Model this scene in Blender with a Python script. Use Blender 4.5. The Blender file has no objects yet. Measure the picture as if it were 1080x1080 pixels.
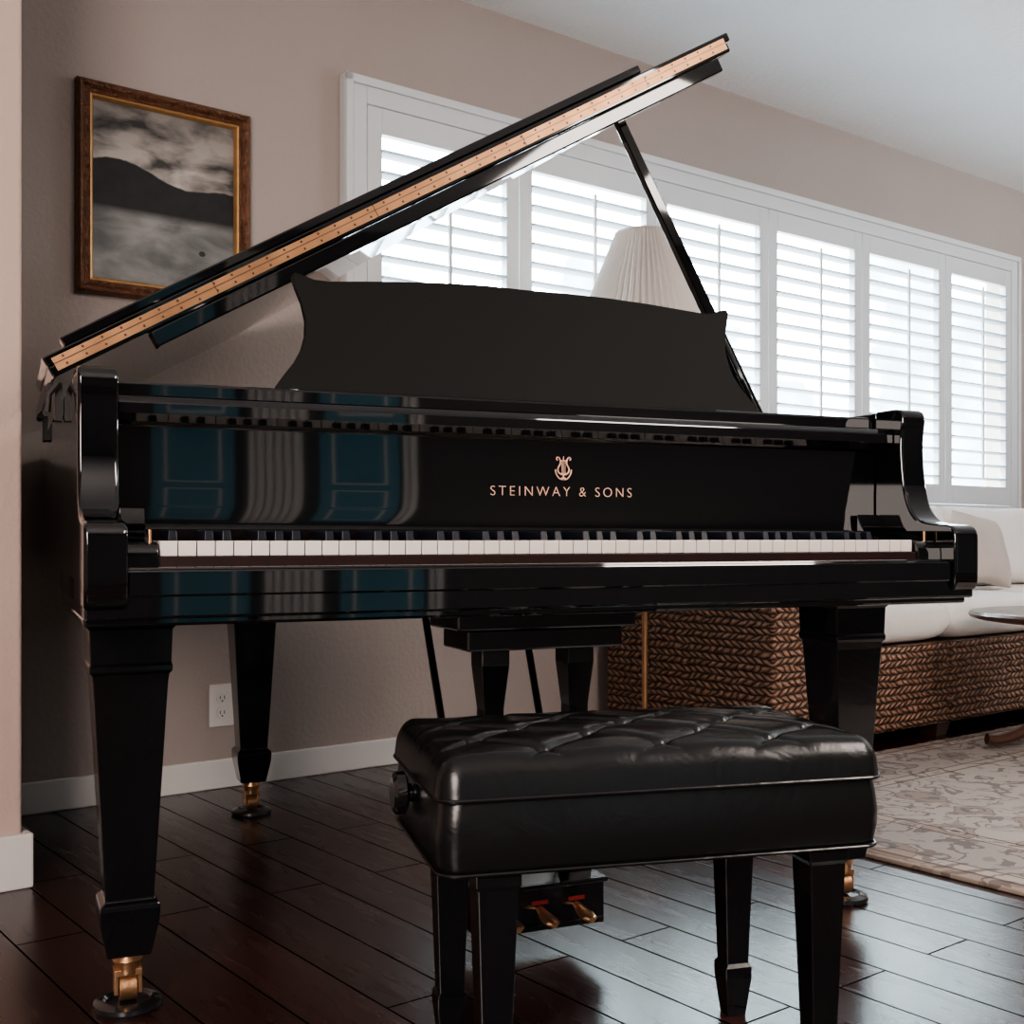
import bpy, bmesh, math, random
from mathutils import Vector, Matrix
random.seed(4)
scene = bpy.context.scene
COL = scene.collection
try:
    scene.view_settings.look = 'AgX - Medium High Contrast'
    scene.view_settings.exposure = 0.32
except Exception as e: print("look", e)

# ------------------------------------------------------------------ materials
def new_mat(name):
    m = bpy.data.materials.new(name); m.use_nodes = True
    nt = m.node_tree
    return m, nt, nt.nodes["Principled BSDF"]

def setp(b, **kw):
    for k, v in kw.items():
        k = k.replace("_", " ")
        if k in b.inputs:
            b.inputs[k].default_value = v

def col(c): return (c[0], c[1], c[2], 1.0)

def simple(name, c, rough=0.5, metal=0.0, coat=0.0, ior=1.5, bump=0.0, bscale=60, var=0.0, vscale=8, sheen=0.0, spec=0.5):
    m, nt, b = new_mat(name)
    setp(b, Base_Color=col(c), Roughness=rough, Metallic=metal, IOR=ior)
    b.inputs["Specular IOR Level"].default_value = spec
    b.inputs["Coat Weight"].default_value = coat
    b.inputs["Coat Roughness"].default_value = 0.03
    if sheen: b.inputs["Sheen Weight"].default_value = sheen
    tc = nt.nodes.new("ShaderNodeTexCoord")
    if bump > 0:
        n = nt.nodes.new("ShaderNodeTexNoise"); n.inputs["Scale"].default_value = bscale
        n.inputs["Detail"].default_value = 4
        bp = nt.nodes.new("ShaderNodeBump"); bp.inputs["Strength"].default_value = bump
        bp.inputs["Distance"].default_value = 0.01
        nt.links.new(tc.outputs["Object"], n.inputs["Vector"])
        nt.links.new(n.outputs["Fac"], bp.inputs["Height"])
        nt.links.new(bp.outputs["Normal"], b.inputs["Normal"])
    n2 = nt.nodes.new("ShaderNodeTexNoise"); n2.inputs["Scale"].default_value = vscale
    nt.links.new(tc.outputs["Object"], n2.inputs["Vector"])
    mx = nt.nodes.new("ShaderNodeMix"); mx.data_type = 'RGBA'
    d = 1.0 - var
    mx.inputs[6].default_value = (c[0]*d, c[1]*d, c[2]*d, 1)
    e = 1.0 + var*0.6
    mx.inputs[7].default_value = (min(1, c[0]*e), min(1, c[1]*e), min(1, c[2]*e), 1)
    nt.links.new(n2.outputs["Fac"], mx.inputs[0])
    nt.links.new(mx.outputs[2], b.inputs["Base Color"])
    return m

M_BLACK = simple("piano_lacquer", (0.003, 0.0032, 0.004), rough=0.04, coat=0.7, ior=1.5, var=0.2)
M_SATIN = simple("satin_ebony", (0.0065, 0.0062, 0.006), rough=0.6, var=0.15, bump=0.03, bscale=200, spec=0.18)
M_LEG = simple("leg_lacquer", (0.004, 0.004, 0.005), rough=0.18, coat=0.3, var=0.3, bump=0.03, bscale=40)
M_WHITEKEY = simple("ivory_key", (0.62, 0.57, 0.53), rough=0.25, var=0.05)
M_BLACKKEY = simple("ebony_key", (0.006, 0.008, 0.014), rough=0.3, spec=0.35)
M_FELT = simple("dark_felt", (0.006, 0.004, 0.005), rough=0.95, spec=0.1)
M_BRASS = simple("brass", (0.62, 0.36, 0.20), rough=0.32, metal=0.9, var=0.35, vscale=30, bump=0.1, bscale=120)
M_HINGE = simple("hinge_brass", (0.46, 0.25, 0.135), rough=0.36, metal=0.85, var=0.55, vscale=14)
M_IRON = simple("dark_iron", (0.012, 0.010, 0.009), rough=0.5, spec=0.3)
M_GOLD = simple("gilt_letter", (0.75, 0.46, 0.34), rough=0.45, metal=0.2)
M_REDFELT = simple("red_felt", (0.22, 0.015, 0.015), rough=0.9, bump=0.3, bscale=200)
M_RAILWOOD = simple("key_rail_wood", (0.018, 0.007, 0.006), rough=0.45, var=0.4, vscale=20, spec=0.25)
M_SOUNDBOARD = simple("spruce_board", (0.45, 0.27, 0.12), rough=0.4, var=0.3, vscale=12)
M_PLATE = simple("bronze_plate", (0.45, 0.30, 0.12), rough=0.35, metal=0.7, var=0.2)
M_STEEL = simple("steel_string", (0.5, 0.48, 0.45), rough=0.3, metal=1.0)
M_TRIM = simple("white_trim", (0.74, 0.71, 0.69), rough=0.45, var=0.04)
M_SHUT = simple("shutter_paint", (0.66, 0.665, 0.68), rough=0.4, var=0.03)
M_LOUV_SHADED = simple("louver_paint_shaded", (0.33, 0.375, 0.42), rough=0.4, var=0.03)  # white shutter paint darkened to blue-grey, backlit shade put into the colour
M_LINEN = simple("white_linen", (0.84, 0.79, 0.75), rough=0.9, bump=0.25, bscale=14, var=0.06, sheen=0.3)
M_LINEN2 = simple("beige_linen", (0.55, 0.48, 0.43), rough=0.9, bump=0.25, bscale=30, var=0.1)
M_SHADE = simple("pleated_shade", (0.74, 0.68, 0.64), rough=0.8, var=0.05)
M_DARKWOOD = simple("dark_walnut", (0.07, 0.032, 0.02), rough=0.3, coat=0.3, var=0.4, vscale=15)
M_OUTLET = simple("outlet_plastic", (0.75, 0.72, 0.68), rough=0.4)
M_SLOT = simple("outlet_slot", (0.02, 0.02, 0.02), rough=0.6)
M_RUBBER = simple("black_cup", (0.012, 0.012, 0.014), rough=0.25, coat=0.5)
M_TEAL = simple("teal_paint", (0.085, 0.27, 0.36), rough=0.5, var=0.1)
M_CREAM = simple("cream_paint", (0.78, 0.76, 0.74), rough=0.5)
M_GILT = simple("gilt_edge", (0.55, 0.31, 0.14), rough=0.35, metal=0.6, var=0.3, vscale=40)

def wall_mat(name, c, scale=70, strength=0.25):
    m, nt, b = new_mat(name)
    setp(b, Roughness=0.85)
    tc = nt.nodes.new("ShaderNodeTexCoord")
    n = nt.nodes.new("ShaderNodeTexNoise"); n.inputs["Scale"].default_value = scale; n.inputs["Detail"].default_value = 5
    bp = nt.nodes.new("ShaderNodeBump"); bp.inputs["Strength"].default_value = strength; bp.inputs["Distance"].default_value = 0.01
    nt.links.new(tc.outputs["Object"], n.inputs["Vector"]); nt.links.new(n.outputs["Fac"], bp.inputs["Height"])
    nt.links.new(bp.outputs["Normal"], b.inputs["Normal"])
    n2 = nt.nodes.new("ShaderNodeTexNoise"); n2.inputs["Scale"].default_value = 1.5
    nt.links.new(tc.outputs["Object"], n2.inputs["Vector"])
    r = nt.nodes.new("ShaderNodeValToRGB")
    r.color_ramp.elements[0].position = 0.3; r.color_ramp.elements[0].color = col([x*0.94 for x in c])
    r.color_ramp.elements[1].position = 0.7; r.color_ramp.elements[1].color = col(c)
    nt.links.new(n2.outputs["Fac"], r.inputs["Fac"]); nt.links.new(r.outputs["Color"], b.inputs["Base Color"])
    return m
M_WALL = wall_mat("wall_paint", (0.405, 0.343, 0.314))
M_WALL2 = wall_mat("wall_paint_warm", (0.58, 0.44, 0.385))
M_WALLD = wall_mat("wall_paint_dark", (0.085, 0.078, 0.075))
M_CEIL = wall_mat("ceiling_paint", (0.80, 0.80, 0.80), scale=45, strength=0.5)

def leather_mat():
    m, nt, b = new_mat("black_leather")
    setp(b, Base_Color=(0.006, 0.006, 0.0065, 1), Roughness=0.27, IOR=1.5)
    b.inputs["Specular IOR Level"].default_value = 0.42
    tc = nt.nodes.new("ShaderNodeTexCoord")
    v = nt.nodes.new("ShaderNodeTexVoronoi"); v.inputs["Scale"].default_value = 420
    n = nt.nodes.new("ShaderNodeTexNoise"); n.inputs["Scale"].default_value = 17; n.inputs["Detail"].default_value = 5
    n.inputs["Distortion"].default_value = 1.3
    ad = nt.nodes.new("ShaderNodeMath"); ad.operation = 'MULTIPLY_ADD'; ad.inputs[1].default_value = 0.025
    nt.links.new(tc.outputs["Object"], v.inputs["Vector"]); nt.links.new(tc.outputs["Object"], n.inputs["Vector"])
    nt.links.new(v.outputs["Distance"], ad.inputs[0]); nt.links.new(n.outputs["Fac"], ad.inputs[2])
    bp = nt.nodes.new("ShaderNodeBump"); bp.inputs["Strength"].default_value = 0.27; bp.inputs["Distance"].default_value = 0.006
    nt.links.new(ad.outputs[0], bp.inputs["Height"]); nt.links.new(bp.outputs["Normal"], b.inputs["Normal"])
    return m
M_LEATHER = leather_mat()

def floor_mat():
    m, nt, b = new_mat("dark_plank_floor")
    tc = nt.nodes.new("ShaderNodeTexCoord")
    mp = nt.nodes.new("ShaderNodeMapping"); mp.inputs["Rotation"].default_value = (0, 0, math.radians(90))
    nt.links.new(tc.outputs["Object"], mp.inputs["Vector"])
    br = nt.nodes.new("ShaderNodeTexBrick")
    br.inputs["Scale"].default_value = 1.0
    br.inputs["Brick Width"].default_value = 0.95; br.inputs["Row Height"].default_value = 0.115
    br.inputs["Mortar Size"].default_value = 0.0020; br.inputs["Mortar Smooth"].default_value = 0.2
    br.inputs["Color1"].default_value = (0.046, 0.017, 0.0135, 1)
    br.inputs["Color2"].default_value = (0.030, 0.0115, 0.0095, 1)
    br.inputs["Mortar"].default_value = (0.002, 0.001, 0.001, 1)
    br.offset = 0.37
    nt.links.new(mp.outputs["Vector"], br.inputs["Vector"])
    mp2 = nt.nodes.new("ShaderNodeMapping"); mp2.inputs["Scale"].default_value = (26, 2.5, 1)
    nt.links.new(tc.outputs["Object"], mp2.inputs["Vector"])
    n = nt.nodes.new("ShaderNodeTexNoise"); n.inputs["Scale"].default_value = 1.2; n.inputs["Detail"].default_value = 3
    nt.links.new(mp2.outputs["Vector"], n.inputs["Vector"])
    mx = nt.nodes.new("ShaderNodeMix"); mx.data_type = 'RGBA'; mx.blend_type = 'MULTIPLY'; mx.inputs[0].default_value = 0.3
    nt.links.new(br.outputs["Color"], mx.inputs[6]); nt.links.new(n.outputs["Color"], mx.inputs[7])
    nt.links.new(mx.outputs[2], b.inputs["Base Color"])
    rr = nt.nodes.new("ShaderNodeMapRange"); rr.inputs[3].default_value = 0.24; rr.inputs[4].default_value = 0.30
    nt.links.new(n.outputs["Fac"], rr.inputs[0])
    nt.links.new(rr.outputs[0], b.inputs["Roughness"])
    sp = nt.nodes.new("ShaderNodeMath"); sp.operation = 'MULTIPLY_ADD'; sp.inputs[1].default_value = -1.0; sp.inputs[2].default_value = 1.0
    nt.links.new(br.outputs["Fac"], sp.inputs[0]); nt.links.new(sp.outputs[0], b.inputs["Specular IOR Level"])
    b.inputs["Specular Tint"].default_value = (0.85, 0.95, 1.0, 1)
    bp = nt.nodes.new("ShaderNodeBump"); bp.inputs["Strength"].default_value = 0.45; bp.inputs["Distance"].default_value = 0.002
    inv = nt.nodes.new("ShaderNodeMath"); inv.operation = 'MULTIPLY_ADD'; inv.inputs[1].default_value = -1.0
    nt.links.new(br.outputs["Fac"], inv.inputs[0])
    sc = nt.nodes.new("ShaderNodeMath"); sc.operation = 'MULTIPLY'; sc.inputs[1].default_value = 0.10
    nt.links.new(n.outputs["Fac"], sc.inputs[0]); nt.links.new(sc.outputs[0], inv.inputs[2])
    nt.links.new(inv.outputs[0], bp.inputs["Height"]); nt.links.new(bp.outputs["Normal"], b.inputs["Normal"])
    return m
M_FLOOR = floor_mat()

class NB:
    def __init__(s, nt): s.nt = nt
    def m(s, op, a, b=None, c=None):
        n = s.nt.nodes.new("ShaderNodeMath"); n.operation = op
        for i, x in enumerate((a, b, c)):
            if x is None: continue
            if isinstance(x, (int, float)): n.inputs[i].default_value = x
            else: s.nt.links.new(x, n.inputs[i])
        return n.outputs[0]
    def mix(s, f, a, b, blend='MIX'):
        n = s.nt.nodes.new("ShaderNodeMix"); n.data_type = 'RGBA'; n.blend_type = blend
        for i, x in ((0, f), (6, a), (7, b)):
            if isinstance(x, (int, float)): n.inputs[i].default_value = x
            elif isinstance(x, tuple): n.inputs[i].default_value = col(x)
            else: s.nt.links.new(x, n.inputs[i])
        return n.outputs[2]
    def noise(s, vec, scale, detail=3, dist=0):
        n = s.nt.nodes.new("ShaderNodeTexNoise"); n.inputs["Scale"].default_value = scale; n.inputs["Detail"].default_value = detail
        n.inputs["Distortion"].default_value = dist
        s.nt.links.new(vec, n.inputs["Vector"]); return n.outputs["Fac"]

def wicker_mat():
    m, nt, b = new_mat("seagrass_weave"); N = NB(nt)
    tc = nt.nodes.new("ShaderNodeTexCoord")
    sp = nt.nodes.new("ShaderNodeSeparateXYZ"); nt.links.new(tc.outputs["Object"], sp.inputs[0])
    wob = N.noise(tc.outputs["Object"], 18, 3)
    hx = N.m('ADD', sp.outputs[0], sp.outputs[1])
    hx = N.m('MULTIPLY_ADD', wob, 0.030, hx)
    z = N.m('MULTIPLY_ADD', wob, 0.020, sp.outputs[2])
    zr = N.m('DIVIDE', z, 0.022)
    row = N.m('FLOOR', zr); zf = N.m('FRACT', zr)
    sg = N.m('MULTIPLY_ADD', N.m('MODULO', row, 2), 2, -1)
    p = N.m('ADD', N.m('DIVIDE', hx, 0.029), N.m('MULTIPLY', N.m('MULTIPLY', sg, zf), 0.75))
    strand = N.m('POWER', N.m('ABSOLUTE', N.m('SINE', N.m('MULTIPLY', p, math.pi))), 0.7)
    rowp = N.m('POWER', N.m('ABSOLUTE', N.m('SINE', N.m('MULTIPLY', zf, math.pi))), 0.7)
    h = N.m('MULTIPLY', strand, rowp)
    n2 = N.noise(tc.outputs["Object"], 45, 4)
    mr = nt.nodes.new("ShaderNodeMapRange"); mr.inputs[1].default_value = 0.3; mr.inputs[2].default_value = 0.7; nt.links.new(n2, mr.inputs[0])
    c = N.mix(h, (0.028, 0.012, 0.008), (0.66, 0.37, 0.24))
    c2 = N.mix(0.8, c, N.mix(mr.outputs[0], (0.22, 0.17, 0.15), (1, 1, 1)), 'MULTIPLY')
    nt.links.new(c2, b.inputs["Base Color"])
    bp = nt.nodes.new("ShaderNodeBump"); bp.inputs["Strength"].default_value = 1; bp.inputs["Distance"].default_value = 0.012
    nt.links.new(h, bp.inputs["Height"]); nt.links.new(bp.outputs["Normal"], b.inputs["Normal"])
    setp(b, Roughness=0.65)
    return m
M_WICKER = wicker_mat()

def rug_mat(L, Wd):
    m, nt, b = new_mat("floral_rug"); N = NB(nt)
    setp(b, Roughness=0.95); b.inputs["Specular IOR Level"].default_value = 0.1
    tc = nt.nodes.new("ShaderNodeTexCoord"); O = tc.outputs["Object"]
    nn = nt.nodes.new("ShaderNodeTexNoise"); nn.inputs["Scale"].default_value = 9; nn.inputs["Detail"].default_value = 4
    nt.links.new(O, nn.inputs["Vector"])
    dv = N.mix(0.07, O, nn.outputs["Color"], 'LINEAR_LIGHT')
    sp = nt.nodes.new("ShaderNodeSeparateXYZ"); nt.links.new(O, sp.inputs[0])
    ax = N.m('ABSOLUTE', sp.outputs[0]); ay = N.m('ABSOLUTE', sp.outputs[1])
    vine = N.noise(dv, 4.5, 1, 1.2)
    vl = N.m('LESS_THAN', N.m('ABSOLUTE', N.m('SUBTRACT', N.m('FRACT', N.m('MULTIPLY', vine, 6)), 0.5)), 0.10)
    v = nt.nodes.new("ShaderNodeTexVoronoi"); v.inputs["Scale"].default_value = 4.6; v.inputs["Randomness"].default_value = 0.7
    nt.links.new(dv, v.inputs["Vector"])
    r = nt.nodes.new("ShaderNodeValToRGB"); r.color_ramp.interpolation = 'CONSTANT'
    els = r.color_ramp.elements
    els[0].position = 0; els[0].color = (0.17, 0.11, 0.09, 1); els[1].position = 0.10; els[1].color = (0.40, 0.345, 0.31, 1)
    for p_, c in [(0.17, (0.14, 0.145, 0.16)), (0.22, (0.31, 0.24, 0.205)), (0.31, (0.17, 0.155, 0.15)), (0.335, (0.42, 0.37, 0.335))]:
        e = els.new(p_); e.color = col(c)
    nt.links.new(v.outputs["Distance"], r.inputs["Fac"])
    c = N.mix(N.m('MULTIPLY', vl, N.m('GREATER_THAN', v.outputs["Distance"], 0.34)), r.outputs["Color"], (0.19, 0.165, 0.155))
    leaf = N.m('GREATER_THAN', N.noise(dv, 24, 1), 0.62)
    c = N.mix(N.m('MULTIPLY', leaf, 0.5), c, (0.17, 0.145, 0.14))
    ex = N.m('SUBTRACT', L/2, ax); ey = N.m('SUBTRACT', Wd/2, ay)
    mn = N.m('MINIMUM', ex, ey)
    rb = nt.nodes.new("ShaderNodeValToRGB"); rb.color_ramp.interpolation = 'CONSTANT'
    e = rb.color_ramp.elements
    e[0].position = 0; e[0].color = (0.75, 0.66, 0.60, 1); e[1].position = 0.030; e[1].color = (0.30, 0.27, 0.27, 1)
    for p_, cc in [(0.042, (1, .97, .95)), (0.075, (0.4, 0.36, 0.35)), (0.083, (0.80, 0.79, 0.81)), (0.27, (0.4, 0.36, 0.35)), (0.278, (1, .97, .95)), (0.31, (0.36, 0.32, 0.31)), (0.32, (1, 1, 1))]:
        q = e.new(p_); q.color = col(cc)
    nt.links.new(mn, rb.inputs["Fac"])
    c = N.mix(1.0, c, rb.outputs["Color"], 'MULTIPLY')
    fade = N.noise(O, 2.2, 4)
    c = N.mix(N.m('MULTIPLY', fade, 0.40), c, (0.37, 0.325, 0.295))
    nt.links.new(c, b.inputs["Base Color"])
    n3 = N.noise(O, 300)
    bp = nt.nodes.new("ShaderNodeBump"); bp.inputs["Strength"].default_value = 0.6; bp.inputs["Distance"].default_value = 0.004
    nt.links.new(n3, bp.inputs["Height"]); nt.links.new(bp.outputs["Normal"], b.inputs["Normal"])
    return m

def painting_mat(h):
    m, nt, b = new_mat("landscape_canvas"); N = NB(nt)
    setp(b, Roughness=0.5); b.inputs["Specular IOR Level"].default_value = 0.3
    tc = nt.nodes.new("ShaderNodeTexCoord"); O = tc.outputs["Object"]
    sp = nt.nodes.new("ShaderNodeSeparateXYZ"); nt.links.new(O, sp.inputs[0]); x, z = sp.outputs[0], sp.outputs[2]
    mp = nt.nodes.new("ShaderNodeMapping"); mp.inputs["Scale"].default_value = (7, 1, 16); nt.links.new(O, mp.inputs["Vector"])
    n = N.noise(mp.outputs["Vector"], 1.0, 8, 0.3)
    def ramp(p0, c0, p1, c1, f):
        r = nt.nodes.new("ShaderNodeValToRGB"); r.color_ramp.elements[0].position = p0; r.color_ramp.elements[0].color = col(c0)
        r.color_ramp.elements[1].position = p1; r.color_ramp.elements[1].color = col(c1); nt.links.new(f, r.inputs[0]); return r.outputs[0]
    sky = ramp(0.38, (0.045, 0.042, 0.040), 0.60, (0.40, 0.36, 0.33), n)
    lake = ramp(0.35, (0.11, 0.113, 0.112), 0.65, (0.28, 0.275, 0.265), n)
    mrs = nt.nodes.new("ShaderNodeMapRange"); mrs.inputs[1].default_value = 0.23; mrs.inputs[2].default_value = 0.05; mrs.inputs[3].default_value = 0.5; mrs.inputs[4].default_value = 1.3
    nt.links.new(z, mrs.inputs[0])
    cb = nt.nodes.new("ShaderNodeCombineXYZ")
    for i in range(3): nt.links.new(mrs.outputs[0], cb.inputs[i])
    sky = N.mix(1.0, sky, cb.outputs[0], 'MULTIPLY')
    def hill(c0, w, a):
        q = N.m('DIVIDE', N.m('SUBTRACT', x, c0), w)
        return N.m('MULTIPLY', N.m('EXPONENT', N.m('MULTIPLY', N.m('MULTIPLY', q, q), -1)), a)
    rid = N.m('ADD', N.m('ADD', hill(-0.13, 0.15, 0.075), hill(0.17, 0.10, 0.035)), N.m('MULTIPLY_ADD', N.noise(O, 22, 2), 0.010, 0.005))
    mk = nt.nodes.new("ShaderNodeMapRange"); mk.inputs[1].default_value = -0.002; mk.inputs[2].default_value = 0.002
    nt.links.new(N.m('SUBTRACT', z, rid), mk.inputs[0])
    mr = nt.nodes.new("ShaderNodeMapRange"); mr.inputs[1].default_value = -0.060; mr.inputs[2].default_value = -0.035; nt.links.new(z, mr.inputs[0])
    hc = N.mix(N.noise(O, 30, 4), (0.007, 0.007, 0.008), (0.024, 0.023, 0.023))
    c = N.mix(mr.outputs[0], lake, hc)
    c = N.mix(mk.outputs[0], c, sky)
    for (cx_, cz_, rx, rz) in ((0.10, -0.125, 0.009, 0.007), (0.155, -0.185, 0.025, 0.012)):
        a = N.m('DIVIDE', N.m('SUBTRACT', x, cx_), rx); d = N.m('DIVIDE', N.m('SUBTRACT', z, cz_), rz)
        msk = N.m('LESS_THAN', N.m('ADD', N.m('MULTIPLY', a, a), N.m('MULTIPLY', d, d)), 1.0)
        c = N.mix(N.m('MULTIPLY', msk, .85), c, (0.012, 0.010, 0.010))
    nt.links.new(c, b.inputs["Base Color"])
    return m

# ------------------------------------------------------------------ mesh tools
class MB:
    def __init__(s): s.bm = bmesh.new(); s.mi = 0
    def face(s, vs, smooth=False):
        try:
            f = s.bm.faces.new(vs); f.material_index = s.mi; f.smooth = smooth; return f
        except ValueError: return None
    def box(s, x0, x1, y0, y1, z0, z1, M=None):
        P = [Vector((x, y, z)) for z in (z0, z1) for y in (y0, y1) for x in (x0, x1)]
        if M is not None: P = [M @ p for p in P]
        v = [s.bm.verts.new(p) for p in P]
        for q in ((0, 2, 3, 1), (4, 5, 7, 6), (0, 1, 5, 4), (2, 6, 7, 3), (0, 4, 6, 2), (1, 3, 7, 5)):
            s.face([v[i] for i in q])
    def prism(s, pts, f0, f1, smooth=False):
        a = [s.bm.verts.new(f0(p)) for p in pts]; b = [s.bm.verts.new(f1(p)) for p in pts]
        n = len(pts)
        s.face(a); s.face(list(reversed(b)))
        for i in range(n): s.face([a[i], b[i], b[(i+1) % n], a[(i+1) % n]], smooth)
    def sections(s, secs, n=4, cx=0, cy=0, rot=math.pi/4, smooth=False):
        rings = []
        for r, z in secs:
            k = r*math.sqrt(2) if n == 4 else r
            rings.append([s.bm.verts.new((cx+k*math.cos(rot+2*math.pi*i/n), cy+k*math.sin(rot+2*math.pi*i/n), z)) for i in range(n)])
        s.face(list(reversed(rings[0]))); s.face(rings[-1])
        for a, b in zip(rings, rings[1:]):
            for i in range(n): s.face([a[i], a[(i+1) % n], b[(i+1) % n], b[i]], smooth)
    def cyl(s, p0, p1, r0, r1=None, n=16):
        r1 = r0 if r1 is None else r1
        s.tube([p0, p1], [r0, r1], n)
    def tube(s, pts, rad, n=8, closed=False):
        pts = [Vector(p) for p in pts]
        if not isinstance(rad, (list, tuple)): rad = [rad]*len(pts)
        rings = []; up = None
        for i, p in enumerate(pts):
            if closed: t = pts[(i+1) % len(pts)]-pts[i-1]
            else: t = pts[min(i+1, len(pts)-1)]-pts[max(i-1, 0)]
            t.normalize()
            if up is None:
                up = t.orthogonal().normalized()
            else:
                up = (up - t*up.dot(t)).normalized()
            w = t.cross(up)
            rings.append([s.bm.verts.new(p+(up*math.cos(2*math.pi*k/n)+w*math.sin(2*math.pi*k/n))*rad[i]) for k in range(n)])
        m = len(rings)
        for i in range(m if closed else m-1):
            a = rings[i]; b = rings[(i+1) % m]
            for k in range(n): s.face([a[k], a[(k+1) % n], b[(k+1) % n], b[k]], True)
        if not closed:
            s.face(list(reversed(rings[0]))); s.face(rings[-1])
    def obj(s, name, mats, parent=None, bevel=0, seg=2, loc=None, rot=None, label=None, subsurf=0, sharp=35):
        bmesh.ops.recalc_face_normals(s.bm, faces=s.bm.faces)
        for e in s.bm.edges:
            if len(e.link_faces) == 2 and e.calc_face_angle(0) > math.radians(sharp): e.smooth = False
        me = bpy.data.meshes.new(name); s.bm.to_mesh(me); s.bm.free()
        if not isinstance(mats, (list, tuple)): mats = [mats]
        for m in mats: me.materials.append(m)
        o = bpy.data.objects.new(name, me); COL.objects.link(o)
        if parent: o.parent = parent
        if loc is not None: o.location = loc
        if rot is not None: o.rotation_euler = rot
        if bevel:
            md = o.modifiers.new("bevel", 'BEVEL'); md.width = bevel; md.segments = seg; md.limit_method = 'ANGLE'; md.angle_limit = math.radians(40)
        if subsurf:
            md = o.modifiers.new("sub", 'SUBSURF'); md.levels = subsurf; md.render_levels = subsurf
        if label: o["label"] = label
        return o

def empty(name, loc, rz, label, cat, group=None):
    o = bpy.data.objects.new(name, None); COL.objects.link(o)
    o.location = loc; o.rotation_euler = (0, 0, rz); o.empty_display_size = 0.1
    o["label"] = label; o["category"] = cat
    if group: o["group"] = group
    return o

def catmull(pts, n=6):
    out = []
    P = [pts[0]]+list(pts)+[pts[-1]]
    for i in range(1, len(P)-2):
        p0, p1, p2, p3 = P[i-1:i+3]
        for k in range(n):
            t = k/n
            out.append(tuple(0.5*((2*p1[j])+(-p0[j]+p2[j])*t+(2*p0[j]-5*p1[j]+4*p2[j]-p3[j])*t*t+(-p0[j]+3*p1[j]-3*p2[j]+p3[j])*t**3) for j in range(len(p1))))
    out.append(tuple(pts[-1])); return out

def offset_open(pts, d):
    out = []
    for i in range(len(pts)):
        a = Vector(pts[max(i-1, 0)]); b = Vector(pts[min(i+1, len(pts)-1)])
        t = (b-a).normalized(); nrm = Vector((t.y, -t.x))
        out.append((pts[i][0]+nrm.x*d, pts[i][1]+nrm.y*d))
    return out

# ------------------------------------------------------------------ room (wall frame: x=s along the wall, y=-t)
WA = math.radians(38.0); WP = (-0.77, 3.2, 0)
H_CEIL = 2.34
def struct(o): o["kind"] = "structure"; return o
def wobj(mb, name, mats, **k):
    return struct(mb.obj(name, mats, loc=WP, rot=(0, 0, WA), **k))
def wloc(s, t, z): 
    return (WP[0]+s*math.cos(WA)+t*math.sin(WA), WP[1]+s*math.sin(WA)-t*math.cos(WA), z)
S0, S1, T1 = -2.8, 5.4, 5.6
OPs0, OPs1, OPz0, OPz1 = 0.42, 3.955, 0.82, 1.93
mb = MB()
mb.box(S0, OPs0, 0, 0.10, 0, H_CEIL); mb.box(OPs1, S1, 0, 0.10, 0, H_CEIL)
mb.box(OPs0, OPs1, 0, 0.10, 0, OPz0); mb.box(OPs0, OPs1, 0, 0.10, OPz1, H_CEIL)
wobj(mb, "wall_back", M_WALL)
mb = MB(); mb.box(S0-0.14, S0, -T1, 0.10, 0, H_CEIL); wobj(mb, "wall_left", M_WALL)
mb = MB(); mb.box(S1, S1+0.14, -T1, 0.10, 0, H_CEIL); wobj(mb, "wall_right", M_WALL)
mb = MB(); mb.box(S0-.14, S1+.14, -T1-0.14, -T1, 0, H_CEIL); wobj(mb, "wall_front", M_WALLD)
mb = MB(); mb.box(S0+0.005, -0.70, -0.614, -0.49, 0, H_CEIL); wobj(mb, "wall_partition", M_WALL2, bevel=0.008, seg=3)
mb = MB(); mb.box(S0-.14, S1+.14, -T1-.14, 0.10, -0.1, 0); wobj(mb, "floor", M_FLOOR)
mb = MB(); mb.box(S0-.14, S1+.14, -T1-.14, 0.10, H_CEIL, H_CEIL+0.1); wobj(mb, "ceiling", M_CEIL)
mb = MB(); mb.box(S0+.01, S1-0.01, -0.014, -0.0005, 0.0, 0.078); wobj(mb, "baseboard_back", M_TRIM, bevel=0.004)
mb = MB(); mb.box(S0+0.01, -0.684, -0.632, -0.6145, 0.0, 0.105); mb.box(-0.6995, -0.684, -0.6145, -0.49, 0, 0.105)
wobj(mb, "baseboard_partition", M_TRIM, bevel=0.004)

# window casing
mb = MB()
cs0, cs1, cz0, cz1 = 0.346, 4.025, 0.745, 2.005
mb.box(cs0, OPs0, -0.032, -0.0005, cz0, cz1); mb.box(OPs1, cs1, -0.032, -0.0005, cz0, cz1)
mb.box(OPs0, OPs1, -0.032, -0.0005, OPz1, cz1); mb.box(OPs0, OPs1, -0.032, -0.0005, cz0, OPz0)
mb.box(cs0-0.0, OPs0-0.05, -0.042, -0.032, cz0, cz1); mb.box(OPs1+0.05, cs1, -0.042, -0.032, cz0, cz1)
mb.box(cs0, cs1, -0.042, -0.032, cz1-0.025, cz1)
wobj(mb, "window_1", M_SHUT, bevel=0.003)
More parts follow.
